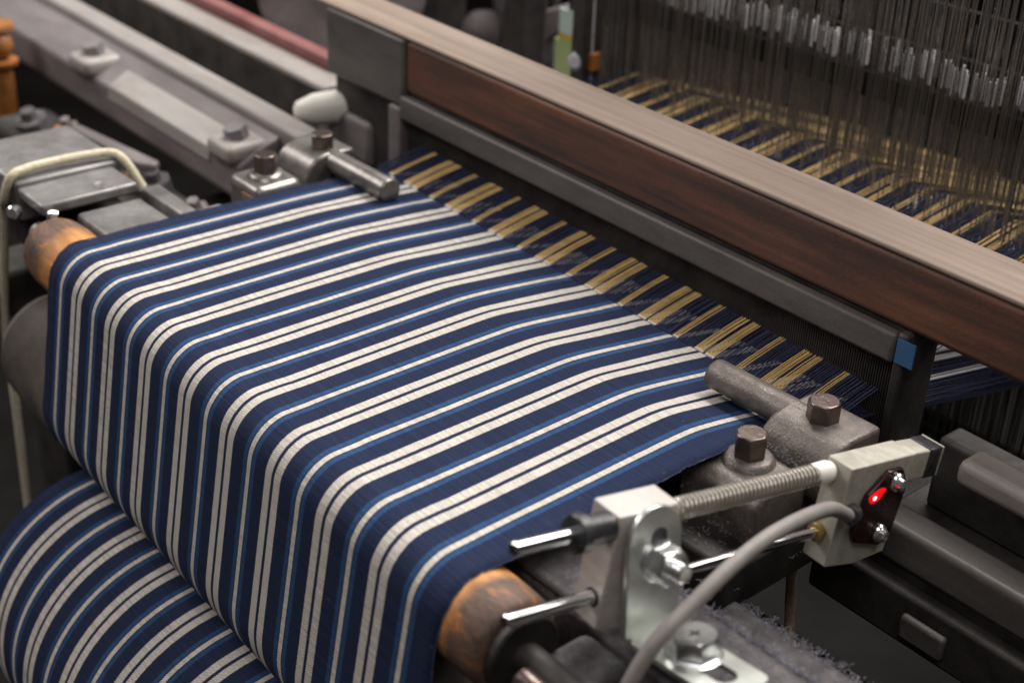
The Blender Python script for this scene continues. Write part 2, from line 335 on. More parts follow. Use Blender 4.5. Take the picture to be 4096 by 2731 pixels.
# ---------------------------------------------------------------- the cloth
XL, XR = -0.36, 8.47
YAW = -0.034
def shear(x, y, w): return y+YAW*x*w
def zfell(x): return -0.069-0.0353*x
def sstep(t): t = max(0, min(1, t)); return t
prof = []                                  # (y, z, share of the fell drop)
NB = 34
for i in range(NB+1):
    y = -1.9*i/NB
    t = (y+1.78)/1.78
    k = 0.5*(t+math.sqrt(t*t+0.012)) if True else t
    prof.append((y, 0.0, k))
RWY, RWZ, RW = -4.86, -0.505, 0.5
for i in range(1, 25): prof.append((-1.9+(RWY+1.9)*i/24, 0.0, 0.5*(((-1.9+(RWY+1.9)*i/24)+1.78)/1.78+math.sqrt((((-1.9+(RWY+1.9)*i/24)+1.78)/1.78)**2+0.012))))
RGY, RGZ, RG = -4.75, -2.40, 0.93
rw, rg_ = RW+0.005, RG+0.012
# common front tangent of the two rollers
dy, dz = RGY-RWY, RGZ-RWZ; Ld = math.hypot(dy, dz); base = math.atan2(dz, dy); off = math.acos((rw-rg_)/Ld)
th = base-off                              # normal direction on the front side
ang0 = PI/2; ang1 = th % (2*PI)
for i in range(1, 17):
    a = ang0+(ang1-ang0)*i/16
    prof.append((RWY+rw*math.cos(a), RWZ+rw*math.sin(a), 0))
p0 = (RWY+rw*math.cos(ang1), RWZ+rw*math.sin(ang1)); p1 = (RGY+rg_*math.cos(ang1), RGZ+rg_*math.sin(ang1))
for i in range(1, 9): prof.append((p0[0]+(p1[0]-p0[0])*i/8, p0[1]+(p1[1]-p0[1])*i/8, 0))
for i in range(1, 25):
    a = ang1+(math.radians(300)-ang1)*i/24
    prof.append((RGY+rg_*math.cos(a), RGZ+rg_*math.sin(a), 0))
NX = 60
verts, uvs, faces = [], [], []
vlen = 0.0; prev = None
for y, z, k in prof:
    sw = max(0.0, min(1.0, (-y-3.3)/1.5)) if z == 0.0 else 1.0
    sw = sw*sw*(3-2*sw)
    nar = max(0.0, min(1.0, (y+5.0)/5.0)) if z == 0.0 else 0.0
    if prev: vlen += math.hypot(y-prev[0], z-prev[1])
    prev = (y, z)
    for i in range(NX+1):
        x = XL+(XR-XL)*i/NX
        edge = 0.0
        # tiny ripple so the web is not a ruled sheet
        rip = (0.006*math.sin(x*2.1+y*0.9)+0.0035*math.sin(x*6.3-y*1.7+math.sin(y*2.2)))*(1 if -4.6 < y < -0.3 and z == 0 else 0)
        xx = x+(0.10 if x < 4 else -0.12)*nar*abs(x-4)/4.4
        if i in (0, NX): xx += 0.014*math.sin(vlen*7.3)+0.010*math.sin(vlen*3.1+1)+0.006*math.sin(vlen*31)
        zz = z+zfell(x)*k+rip+0.02*(1-min(1, max(0, k)))*0
        verts.append((xx, shear(xx, y, sw), zz)); uvs.append((x, vlen))
n1 = NX+1
for j in range(len(prof)-1):
    for i in range(NX): faces.append((j*n1+i, j*n1+i+1, (j+1)*n1+i+1, (j+1)*n1+i))
def cloth_obj(name, verts, faces, uvs, parent=None, loc=(0, 0, 0), thick=0.012):
    mb = MB(); mb.add(verts, faces)
    o = mb.build(name, 'cloth', parent, loc, sharp=60, fix=False)
    ul = o.data.uv_layers.new(name='UVMap')
    for lp in o.data.loops: ul.data[lp.index].uv = uvs[lp.vertex_index]
    md = o.modifiers.new('thickness', 'SOLIDIFY'); md.thickness = thick*S; md.offset = 1 if True else -1
    return o
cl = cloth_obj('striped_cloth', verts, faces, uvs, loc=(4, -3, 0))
tag(cl, 'navy cloth with white and blue stripes stretched over the wooden front roller and hanging down', 'cloth')

for side in (0, NX):                               # tiny weft loops along the selvedges
    mb = MB(); pth = []
    for j in range(len(prof)-1):
        a, b = verts[j*n1+side], verts[(j+1)*n1+side]
        L = (Vector(b)-Vector(a)).length; nn = max(1, int(L/0.012))
        for q in range(nn):
            p = Vector(a).lerp(Vector(b), q/nn); k = len(pth)
            p.x += (-1 if side == 0 else 1)*(0.004+0.012*abs(math.sin(k*1.3))+random.uniform(-0.004, 0.008)); p.z += 0.004+random.uniform(-0.004, 0.004)
            pth.append(p-Vector((4, -3, 0)))
    mb.tube(pth, 0.008, 4, 1)
    mb.build('selvedge_loops', 'navy', cl, fix=False)

# roll of finished cloth below
CRY, CRZ, CR = -5.10, -5.45, 1.95
roll = thing('cloth_roll', 'thick roll of finished striped cloth wound up below the hanging cloth', 'cloth roll', (4, shear(4, CRY, 1), CRZ)); roll.rotation_euler = (0, 0, YAW)
vs, us, fs = [], [], []
NA = 160
for j in range(NA+1):
    a = math.radians(75)+2*PI*j/NA
    rr = CR+0.012*j/NA
    for i in range(NX+1):
        x = XL-0.02+(XR-XL+0.04)*i/NX
        vs.append((x-4, rr*math.cos(a), rr*math.sin(a))); us.append((x, j*2*PI*CR/NA+31.3))
for j in range(NA):
    for i in range(NX): fs.append((j*n1+i, (j+1)*n1+i, (j+1)*n1+i+1, j*n1+i+1))
wc = cloth_obj('wound_cloth', vs, fs, us, roll, thick=0.012)
mb = MB()
for sgn, x in ((-1, XL-0.02), (1, XR+0.02)):                      # layered ends of the roll
    k = 14
    mb.lathe((x-4, 0, 0), (sgn, 0, 0), [(-0.05, 0.5), (0.0, 0.52)]+[(-0.02*(q % 2), 0.6+q*(CR-0.62)/k) for q in range(k+1)]+[(-0.06, CR-0.01)], 64)
mb.build('wound_edges', 'navy', roll)
MB().cyl((-5.2, 0, 0), (5.2, 0, 0), 0.42, 24).build('core_tube', 'dark', roll)

# ---------------------------------------------------------------- rollers
ro_ = thing('wooden_roller', 'worn orange wooden front roller under the bend of the cloth', 'roller', (4, shear(4, RWY, 1), RWZ)); ro_.rotation_euler = (0, 0, YAW)
MB().lathe((-5.45, 0, 0), (1, 0, 0), [(0, 0.40), (0.05, 0.455), (0.14, 0.48), (0.4, RW), (10.2, RW), (10.40, 0.49), (10.45, 0.455), (10.47, 0.42)], 56).build('roller_body', 'roller_wood', ro_)
MB().cyl((5.0, 0, 0), (6.4, 0, 0), 0.15, 24).build('axle', 'dark', ro_)
MB().lathe((5.023, 0, 0), (1, 0, 0), [(0, 0.2), (0.0, 0.38), (0.03, 0.40), (0.10, 0.40), (0.12, 0.38), (0.12, 0.2)], 40).build('shadow_ring', 'dark', ro_)  # dark ring stands in for the black shadow at the roller end
MB().cyl((-5.95, 0, 0.05), (-5.3, 0, 0.05), 0.16, 20, 0.02).build('axle', 'steel', ro_)
MB().lathe((-5.6, 0.16, 0.38), (-0.3, -1, 0.3), [(0, 0.09), (0.1, 0.09), (0.13, 0.06)], 16).build('grub_screw', 'bright', ro_)

tr = thing('take_up_roller', 'grey ribbed take up roller partly hidden behind the hanging cloth', 'roller', (4, shear(4, RGY, 1), RGZ)); tr.rotation_euler = (0, 0, YAW)
pr = []
x = -6.35
pr += [(0, 0.60), (0.04, 0.74), (0.14, 0.82), (0.30, 0.87)]
t = 0.34
while t < 2.75: q = RG-0.05*max(0, 1-t/1.2)**2; pr += [(t, q-0.006), (t+0.014, q), (t+0.030, q), (t+0.040, q-0.035), (t+0.052, q-0.035)]; t += 0.060
pr += [(10.6, RG), (10.8, 0.9), (10.9, 0.7)]
MB().lathe((x, 0, 0), (1, 0, 0), pr, 72).build('ribbed_sleeve', 'ribbed', tr)
MB().cyl((-6.6, 0, 0), (6.4, 0, 0), 0.2, 20).build('axle', 'dark', tr)

# ---------------------------------------------------------------- warp yarns in the shed
def yarn_up(x, y):          # upper shed
    return yarn_up0(x, y)+0.07*(1-math.exp(-max(0, y)/0.45))*max(0, 1-y/5.2)
def yarn_up0(x, y):
    if y <= 5.2: return zfell(x)*(1-y/9)+0.112*y*(1-0.012*max(0, x-4))-0.002*y*y*0
    zt = zfell(x)*(1-5.2/9)+0.112*5.2
    return zt+(-1.75-zt)*min(1, (y-5.2)/6.5)
def yarn_dn(x, y):          # lower shed
    if y <= 5.2: return zfell(x)-0.205*y
    zt = zfell(x)-0.205*5.2
    return zt+(-1.85-zt)*min(1, (y-5.2)/6.5)
def yarn_mesh(mb, x, fn, rr, n=4, jitter=0.0, xc=None):
    xc = x if xc is None else xc
    ys = [-0.03, 0.25, 0.6, 1.3, 3.0, 4.6, 5.2, 7.0, 11.7]
    jz = random.uniform(-jitter, jitter)
    kx = random.uniform(-1, 1)*jitter*0.35
    pts = [(x+kx*min(1, max(0, y)*2)+(xc-x)*0.06*min(1, max(0, y)/1.1), y, fn(x, y)+(jz*min(1, y/4) if y > 0 else 0.006)) for y in ys]
    mb.tube(pts, rr, n, 1)
ORD = ['first', 'second', 'third', 'fourth', 'fifth', 'sixth', 'seventh', 'eighth', 'ninth']
def centre(x):
    ph = x % 1.0
    return x-ph+(0.399 if ph < 0.49 else 0.576) if 0.3 < ph < 0.7 else round(x)
def yarns(xs, desc, where):
    for x in xs:
        mb = MB(); yarn_mesh(mb, x, yarn_up, 0.0076, 5, 0.018, centre(x))
        o = mb.build('warp_yarn', 'gold', loc=(x, 0, zfell(x)))
        tag(o, 'gold warp yarn rising from the cloth in ' + desc, 'yarn', 'gold warp yarns of the upper shed')
    for x in xs:
        mb = MB(); yarn_mesh(mb, x+0.012, yarn_dn, 0.0105, 5, 0.03)
        o = mb.build('warp_yarn', 'pale', loc=(x, 0, zfell(x)))
        tag(o, 'pale grey warp yarn sloping below the gold in ' + desc, 'yarn', 'pale warp yarns of the lower shed')
for k in range(9):
    yarns([k-0.034, k, k+0.034], 'the ' + ORD[k] + ' narrow band from left', k)
for k in range(8):
    xs = [k+0.340+0.0295*i for i in range(5)]+[k+0.518+0.0290*i for i in range(5)]
    yarns(xs, 'the ' + ORD[k] + ' double band from left', k)
mb = MB(); x = XL+0.02
while x < XR-0.01:
    ph = (x+100) % 1.0
    band = (ph < 0.045 or ph > 0.955 or 0.333 < ph < 0.463 or 0.512 < ph < 0.64) and -0.2 < x < 8.2
    if not band: yarn_mesh(mb, x+random.uniform(-0.008, 0.008), yarn_up, random.uniform(0.006, 0.010), 3, 0.03)
    yarn_mesh(mb, x+0.012, yarn_dn, 0.0085, 3, 0.02)
    yarn_mesh(mb, x+0.006, lambda a, b: yarn_dn(a, b)-0.03*max(0, b)*(1 if b < 5.3 else 0), 0.009, 3, 0.02)
    x += 0.030
nv = mb.build('navy_warp_yarns', 'navy', loc=(4, 0, 0), fix=False); nv['kind'] = 'stuff'
tag(nv, 'mass of fine navy warp yarns spread between cloth and heddles', 'yarns')

# ---------------------------------------------------------------- heald frames with wire heddles
def heddle_mesh(z0, z1, eye, wr=0.0080):
    mb = MB()
    mb.box((-wr, -wr*0.6, z0), (wr, wr*0.6, eye-0.12)); mb.box((-wr, -wr*0.6, eye+0.12), (wr, wr*0.6, z1))
    for s in (-1, 1):
        mb.add([(s*0.012, -0.012, eye-0.13), (s*0.03, -0.012, eye), (s*0.012, -0.012, eye+0.13), (s*0.002, -0.012, eye+0.13), (s*0.016, -0.012, eye), (s*0.002, -0.012, eye-0.13),
                (s*0.012, 0.012, eye-0.13), (s*0.03, 0.012, eye), (s*0.012, 0.012, eye+0.13), (s*0.002, 0.012, eye+0.13), (s*0.016, 0.012, eye), (s*0.002, 0.012, eye-0.13)],
               [(0,1,4,5), (1,2,3,4), (6,11,10,7), (7,10,9,8), (0,6,7,1), (1,7,8,2), (5,4,10,11), (4,3,9,10)])
    return mb
def heald_frame(y, zrod, ztop, eye, label, loops, step=0.094, x0=-0.30, stagger=0.0, low=-3.6, slope=0.0):
    t = thing('heddle_harness', label, 'heald frame', (4, y, 0), 'heald frames behind the reed')
    MB().box((-4.75, -0.07, zrod-0.38), (4.9, 0.07, zrod)).build('heald_rod', 'rod', t, bevel=0.02)
    MB().box((-4.75, -0.07, low-0.4), (4.9, 0.07, low)).build('heald_rod', 'rod', t, bevel=0.02)
    MB().box((-4.72, -0.09, low-0.6), (-4.50, 0.09, max(ztop, 4.5))).build('side_stave', 'dark', t, bevel=0.02)
    MB().box((4.70, -0.09, low-0.6), (4.92, 0.09, max(ztop, 4.5))).build('side_stave', 'dark', t, bevel=0.02)
    proto = None; lproto = None
    for i in range(95):
        x = x0+stagger+step*i+random.uniform(-0.022, 0.022)-4
        yy = random.choice((-0.12, 0.12))
        if proto is None:
            proto = heddle_mesh(low+0.05, ztop, eye).build('heddle', 'heddle', t, smooth=False, fix=True); o = proto
            if loops:
                lm = MB(); lm.box((-0.042, -0.016, ztop-0.34), (0.042, 0.016, ztop)); lm.box((-0.026, -0.012, ztop), (0.026, 0.012, ztop+0.05))
                lproto = lm.build('end_loop', 'loop', proto, smooth=False)
        else:
            o = proto.copy(); COL.objects.link(o); o.parent = t
            if loops:
                l = lproto.copy(); COL.objects.link(l); l.parent = o
        o.location = Vector((x, yy, random.uniform(-0.05, 0.05)))*S
        o.rotation_euler = (random.uniform(-0.006, 0.006), random.uniform(-0.012, 0.012), random.uniform(-0.6, 0.6))
    return t
heald_frame(4.46, 9.4, 9.8, 0.20, 'front heddle harness of thin steel wires, nearest the wooden sley', False)
for k, (yy, lab) in enumerate(((4.70, 'second heddle harness, close behind the front one, wires running out of view'),
                               (4.95, 'third heddle harness, behind most of the tall wires'),
                               (5.20, 'last tall heddle harness, directly before the dark rod'))):
    heald_frame(yy, 9.3, 9.7, (-1.2, 0.2)[k % 2], lab, False, stagger=(0.045, 0.02, 0.07)[k])
heald_frame(5.50, 1.72, 2.16, -1.2, 'heddle harness with bright pale wire ends above a dark rod', True, stagger=0.02)
heald_frame(5.80, 2.20, 2.62, 0.1, 'heddle harness with dull wire ends just above the pale ones', False, stagger=0.07)
heald_frame(6.2, 2.75, 3.15, -1.2, 'rearmost heddle harness with its row of dull wire ends highest of all', False, stagger=0.06)

# ---------------------------------------------------------------- the sley with its reed and shuttle boxes
sl = thing('sley', 'heavy brown wooden sley with lit-toned top board crossing over the gold yarns', 'loom sley', (4, 1.3, 0))
sl.location = Vector((4, 1.02, 0.20))*S; sl.rotation_euler = (0, 0.019, 0)
def P(x, y, z): return (x-4, y-1.3, z)
def pb(a, b): return MB().box(P(*a), P(*b))
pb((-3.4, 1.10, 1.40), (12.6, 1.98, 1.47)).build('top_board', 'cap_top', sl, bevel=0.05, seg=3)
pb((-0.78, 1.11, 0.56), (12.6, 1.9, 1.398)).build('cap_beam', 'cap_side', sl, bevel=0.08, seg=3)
pb((-0.80, 1.00, 0.14), (8.62, 1.16, 0.52)).build('front_rail', 'sley_steel', sl, bevel=0.05, seg=3)
pb((-0.8, 1.17, 0.2), (8.62, 1.7, 0.55)).build('reed_clamp', 'dark', sl, bevel=0.02)
mb = MB(); x = -0.7
while x < 8.58:
    mb.box(P(x, 1.12, -0.98), P(x+0.015, 1.36, 0.2)); x += 0.034
dn = mb.build('dents', 'dark', sl, smooth=False, fix=False); dn['kind'] = 'stuff'
pb((-1.3, 1.15, -1.5), (8.62, 1.45, -0.98)).build('reed_baulk', 'dark', sl, bevel=0.03)
pb((8.623, 1.02, -1.5), (8.76, 1.72, 0.555)).build('end_cheek', 'dark', sl, bevel=0.04)
pb((-1.12, 1.02, -1.5), (-0.803, 1.72, 0.3)).build('end_cheek', 'mauve', sl, bevel=0.04)
pb((-2.9, 1.06, 0.305), (-0.785, 1.5, 1.398)).build('cheek_plate', 'sley_steel', sl, bevel=0.05)
pb((-3.0, 1.3, -1.2), (-1.125, 1.6, 0.30)).build('cheek_plate', 'dark', sl, bevel=0.04)
pb((8.66, 0.992, 0.20), (8.90, 1.019, 0.50)).build('blue_tape', 'blue', sl)
pb((-12, 0.95, -2.9), (19, 2.3, -1.75)).build('race_beam', 'dark', sl, bevel=0.05)
bl = pb((-15, -0.2, -1.75), (-2.2, 2.0, -1.15)).build('shuttle_box', 'dark', sl, bevel=0.03)
pb((-15, 0.05, -1.148), (-2.25, 0.55, -0.42)).build('front_wall', 'box_pale', bl, bevel=0.10, seg=4)
pb((-15, 1.40, -1.148), (-3.5, 1.94, -0.342)).build('back_wall', 'dark', bl, bevel=0.03)
pb((-15, 1.36, -0.34), (-3.5, 1.95, -0.20)).build('back_rail', 'box_pale', bl, bevel=0.06, seg=3)
pb((-15, 1.953, -1.148), (-4.0, 2.25, 0.0)).build('back_strip', 'red', bl, bevel=0.04)
pb((-3.49, 1.2, -1.148), (-1.9, 2.3, -0.36)).build('end_stop', 'mauve', bl, bevel=0.12, seg=3)
mbx = MB(); mbx.prism([(0.04-1.3, -0.56), (-0.38-1.3, -0.70), (-0.78-1.3, -0.92), (-0.86-1.3, -1.45), (-0.78-1.3, -1.55), (0.04-1.3, -1.2)], 0, -15-4, -2.75-4)
mbx.build('guard_plate', 'mauve', bl, bevel=0.06)
for x in (-8.3, -3.15):
    MB().box(P(x-0.42, -0.92, -0.93), P(x+0.36, -0.12, -0.60)).build('clamp_pad', 'box_pale', bl, bevel=0.12, seg=3)
    MB().hexhead(P(x-0.05, -0.5, -0.62), (0, -0.3, 1), 0.2, 0.22).build('bolt', 'steel', bl)
mbx = MB(); mbx.prism([(-0.38-1.3, -0.64), (-0.80-1.3, -0.87), (-0.84-1.3, -1.12), (-0.78-1.3, -1.12), (-0.36-1.3, -0.75)], 0, -7.3-4, -3.62-4)
mbx.build('guard_strip', 'box_pale', bl, bevel=0.05, seg=3)
MB().lathe(P(-3.25, 0.62, -0.42), (0.42, 1, 0.06), [(0, 0.08), (0.06, 0.17), (0.35, 0.27), (1.1, 0.30), (1.5, 0.25), (1.7, 0.12)], 28).build('picker', 'whitep', bl)
br = pb((9.05, 0.0, -1.95), (19, 2.2, -1.5)).build('shuttle_box', 'dark', sl, bevel=0.03)
pb((9.2, -0.05, -1.498), (19, 0.40, -1.0)).build('front_wall', 'sley_steel', br, bevel=0.08, seg=3)
pb((9.3, 1.2, -1.498), (19, 1.6, -0.55)).build('back_wall', 'dark', br, bevel=0.06, seg=3)
pb((9.9, 0.6, -0.62), (19, 1.05, -0.30)).build('top_rail', 'box_pale', br, bevel=0.1, seg=3)
pb((8.9, -0.3, -2.2), (19, -0.06, -1.55)).build('guard_plate', 'dark', br, bevel=0.05)
MB().box(P(10.2, -0.42, -2.02), P(10.75, -0.31, -1.72)).build('clamp_pad', 'sley_steel', br, bevel=0.04)

# ---------------------------------------------------------------- temples and clamps at both edges of the cloth
def hex_part(parent, name, p, rr, h, mat, phase): return MB().hexhead(p, (0, 0, 1), rr, h, phase).build(name, mat, parent, bevel=0.012, sharp=30)
def temple(side, tip, end, hx, y, mat, label, z=0.06):
    t = thing('temple', label, 'temple', ((hx[0]+hx[1])/2, y, z), 'temples holding the cloth edges')
    c = Vector(((hx[0]+hx[1])/2, y, z))
    R = 0.185; pf = []
    for k in range(19):                          # bar: round below, slightly faceted top
        a = -0.35*PI+1.7*PI*k/18
        pf.append((R*math.cos(a)*1.0, R*math.sin(a)*0.96))
    rings = []
    d = 1 if tip > end else -1
    L = abs(tip-end)
    for tt, sc_ in ((0, 1), (L-0.05, 1), (L-0.012, 0.95), (L, 0.86)):
        rings.append([Vector((end+d*tt-c.x, p[0]*sc_, p[1]*sc_)) for p in pf])
    MB().rings(rings).build('bar', mat, t, sharp=50)
    hp = [(0.36, 0.15), (-0.14, 0.16), (-0.32, 0.12), (-0.46, 0.02), (-0.54, -0.16), (-0.53, -0.40), (-0.44, -0.56), (-0.25, -0.54), (-0.12, -0.38), (0.10, -0.28), (0.36, -0.26)]
    MB().prism(hp, 0, hx[0]-c.x, hx[1]-c.x).build('holder', mat, t, bevel=0.05, seg=3)
    bx = (8.86 if side > 0 else -0.86)-c.x
    hex_part(t, 'bolt', (bx, -0.02, 0.145), 0.185, 0.235, 'bolt', -0.62)
    return t
temple(1, 7.30, 8.9, (8.42, 9.36), -0.76, 'cast', 'rough iron temple bar lying over the near right edge of the cloth')
temple(-1, 0.86, -0.9, (-1.42, -0.55), -0.64, 'cast_left', 'smooth iron temple bar lying over the far left edge of the cloth', 0.10)

def clamp(c, mat, label, big, wood):
    t = thing('clamp_block', label, 'clamp', c, 'clamp blocks beside the cloth edges')
    if big:
        MB().prism([(-0.46, -0.72), (-0.50, -0.12), (-0.36, 0.0), (0.28, 0.0), (0.34, -0.1), (0.34, -0.72)], 0, -0.48, 0.58).build('body', mat, t, bevel=0.06, seg=3)
        MB().box((-0.66, -0.55, -0.16), (-0.50, -0.2, -0.07)).build('wood_pad', 'pad', t, bevel=0.015)
    else:
        MB().prism(rect_round(-0.42, -0.40, 0.44, 0.40, 0.14), 2, -0.5, 0.0).build('body', mat, t, bevel=0.10, seg=3)
        MB().box((0.05, -0.43, -0.28), (0.62, -0.3, -0.13)).build('wood_pad', 'pad', t, bevel=0.01)
    MB().lathe((0.02, 0.02, -0.01), (0, 0, 1), [(0, 0.30), (0.05, 0.27), (0.075, 0.25), (0.09, 0.22)], 32).build('washer', mat, t)
    hex_part(t, 'bolt', (0.02, 0.02, 0.08), 0.182, 0.27, 'bolt', -0.85)
    return t
clamp((8.60, -1.66, -0.10), 'cast', 'broad iron clamp block with one bolt beside the coil spring', True, True)
clamp((-0.80, -1.74, 0.06), 'cast_left', 'small rounded iron clamp block with one bolt behind the far left cloth edge', False, True)

# iron bar running across the loom under the cloth, carrying the clamps
cb = MB().box((-1.6, -2.6, -1.25), (9.3, -0.75, -0.70)).build('cross_rail', 'dark', loc=(4, -1.7, -1.25), bevel=0.05)
tag(cb, 'dark iron cross rail hidden under the cloth between the two clamp blocks', 'rail')

tz = MB().box((-3.5, -2.9, -4.2), (16, 0.6, -4.0)).build('gap_shade_sheet', 'rod', loc=(6, -1, -4.2), bevel=0.03)  # sheet added so the gap under the warp stays dark
tag(tz, 'black sheet added low under the warp to darken the gap', 'sheet')

# ---------------------------------------------------------------- front beam and its bracket parts
fb = thing('front_beam', 'dusty dark iron front beam carrying the zinc bracket at the lower right', 'beam', (10, -3.6, -1.6))
def Q(x, y, z): return (x-10, y+3.6, z+1.6)
MB().box(Q(7.2, -4.39, -1.7), Q(17, -3.36, -0.545)).build('beam_body', 'dusty', fb, bevel=0.05)
MB().box(Q(7.4, -4.37, -0.543), Q(9.0, -3.30, -0.44)).build('raised_pad', 'dusty', fb, bevel=0.05)
MB().box(Q(9.12, -5.05, -1.4), Q(9.75, -4.395, -0.60)).build('boss', 'dusty', fb, bevel=0.1)
MB().box(Q(9.8, -5.2, -1.7), Q(13, -4.395, -0.82)).build('boss', 'dark', fb, bevel=0.1)
MB().box(Q(9.3, -2.75, -2.0), Q(17, -2.45, -1.12)).build('rear_strip', 'dusty', fb, bevel=0.03)
# shaft end and clamp plate below the roller
st = thing('shaft_clamp', 'small steel clamp plate and worn threaded rod under the right roller end', 'clamp', (9.75, -5.75, -0.42))
MB().box((-0.45, -0.35, -0.2), (1.4, 0.0, 0.05)).build('plate', 'steel', st, bevel=0.06)
mb = MB(); pr = [(0, 0.09), (0.03, 0.115)]
for k in range(26): pr += [(0.5+k*0.04, 0.085), (0.52+k*0.04, 0.115)]
mb.lathe((-0.25, 0.2, 0.12), (1, 0, 0), pr+[(1.8, 0.09)], 20); mb.build('threaded_rod', 'bolt', st)

# left bracket
lb = thing('bearing_bracket', 'stepped grey steel bearing bracket beyond the left roller end', 'bracket', (-2, -3.9, -0.6))
def B(x, y, z): return (x+2, y+3.9, z+0.6)
MB().box(B(-4.5, -4.78, -0.55), B(-2.62, -3.10, 0.06)).build('cap_block', 'steel', lb, bevel=0.06, seg=3)
MB().box(B(-4.3, -4.5, -1.3), B(-1.3, -3.2, -0.551)).build('lower_block', 'dark', lb, bevel=0.05)
pl = MB().box(B(-2.615, -4.78, -0.17), B(-1.78, -3.28, 0.0)).build('slotted_plate', 'steel', lb, bevel=0.05, seg=3)
MB().lathe(B(-2.0, -3.75, 0.001), (0, 0, 1), [(0, 0.13), (0.008, 0.13), (0.012, 0.115), (0.004, 0.10), (0.0, 0.02)], 28).build('hole', 'steel', pl)
MB().box(B(-1.72, -4.32, -0.5), B(0.3, -3.3, -0.2)).build('seat_plate', 'steel', lb, bevel=0.07, seg=3)
MB().prism([(-1.9+2, -3.2+3.9), (-0.2+2, -3.2+3.9), (0.0+2, -2.95+3.9), (-1.9+2, -2.9+3.9)], 2, 0.10, 0.46).build('rib', 'steel', lb, bevel=0.04)
MB().box(B(-0.55, -3.05, -0.5), B(-0.28, -2.65, -0.06)).build('lug', 'steel', lb, bevel=0.03)
MB().lathe(B(-2.3, -4.95, -0.22), (0.9, -1, 0.35), [(0, 0.1), (0.12, 0.1), (0.15, 0.07)], 16).build('screw', 'bright', lb)

# cream cord over the left bracket
cd = MB().tube([(-2.35, -2.95, -0.35), (-2.55, -3.08, 0.02), (-2.72, -3.22, 0.15), (-2.80, -3.6, 0.17), (-2.84, -4.1, 0.17), (-2.80, -4.55, 0.17), (-2.78, -4.78, 0.10), (-2.92, -4.86, -0.25),
                (-3.35, -4.75, -0.75), (-4.15, -4.7, -2.85), (-4.27, -4.7, -4.5), (-4.44, -4.7, -6.6), (-4.6, -4.7, -9)], 0.068, 12)
o = cd.build('cord', 'cord', loc=(-2.7, -4, 0)); tag(o, 'thick cream cord slung over the grey steel block at the left', 'cord')
o = MB().tube([(8.9, -1.0, -1.5), (8.96, -1.0, -2.0), (9.05, -1.0, -3.0), (9.15, -1.0, -6)], 0.06, 10).build('cord', 'brope', loc=(9, -1, -2))
tag(o, 'dull brown cord hanging straight down in the dark gap at lower right', 'cord')

# ---------------------------------------------------------------- weft feeler on the right: guide block, rods, spring, sensor with red lamp
yaw, pit = math.radians(5), math.radians(9)
e2 = Vector((math.sin(yaw)*math.cos(pit), math.cos(yaw)*math.cos(pit), -math.sin(pit)))
e1 = Vector((math.cos(yaw), -math.sin(yaw), 0)); e3 = e1.cross(e2)
Mx = Matrix((e1, e2, e3)).transposed().to_4x4(); Mx.translation = Vector((8.68, -3.97, 0.45))*S
KS = 0.94; CAM = Vector((16.4602523, -11.8801698, 8.08572098))
Mx = Matrix.Translation(CAM*S) @ Matrix.Scale(KS, 4) @ Matrix.Translation(-CAM*S) @ Mx
wf = thing('weft_feeler', 'weft feeler with aluminium block, coil spring and sensor showing a lit red lamp', 'sensor', None, mat=Mx)
MB().box((0, 0, -1.25), (0.385, 0.76, 0)).build('guide_block', 'alu', wf, bevel=0.018)
for (a, c, b0, b1) in ((0.27, -0.15, -1.12, 0.76), (0.25, -0.95, -1.05, 0.0)):
    MB().cyl((a, b0, c), (a, b1-0.002, c), 0.072, 28, 0.015).build('guide_rod', 'chrome', wf)
MB().cyl((0.25, 0.762, -0.95), (0.33, 3.08, -0.86), 0.06, 24).build('guide_rod', 'chrome', wf)
MB().lathe((0.25, -0.003, -0.95), (0, 1, 0), [(0, 0.095), (-0.006, 0.095), (-0.006, 0.074), (0, 0.074)], 28).build('bore', 'blackp', wf)
MB().lathe((0.27, 0.0, -0.15), (0, -1, 0), [(0.002, 0.10), (0.002, 0.145), (0.30, 0.15), (0.315, 0.15), (0.32, 0.19), (0.42, 0.19), (0.435, 0.175), (0.435, 0.08)], 36).build('stop_collar', 'blackp', wf)
pts = []; turns = 35
for k in range(turns*14+1):
    a = 2*PI*k/14; b = 0.79+2.03*k/(turns*14)
    pts.append((0.27+0.098*math.cos(a), b, -0.15+0.098*math.sin(a)))
MB().tube(pts, 0.021, 6, 1).build('coil_spring', 'spring', wf)
MB().cyl((0.27, 0.77, -0.15), (0.27, 3.07, -0.15), 0.055, 20).build('guide_rod', 'bolt', wf)
MB().lathe((0.27, 2.80, -0.15), (0, 1, 0), [(0, 0.06), (0, 0.105), (0.03, 0.12), (0.20, 0.125), (0.21, 0.11), (0.25, 0.11), (0.262, 0.06)], 28).build('plastic_bush', 'whitep', wf)
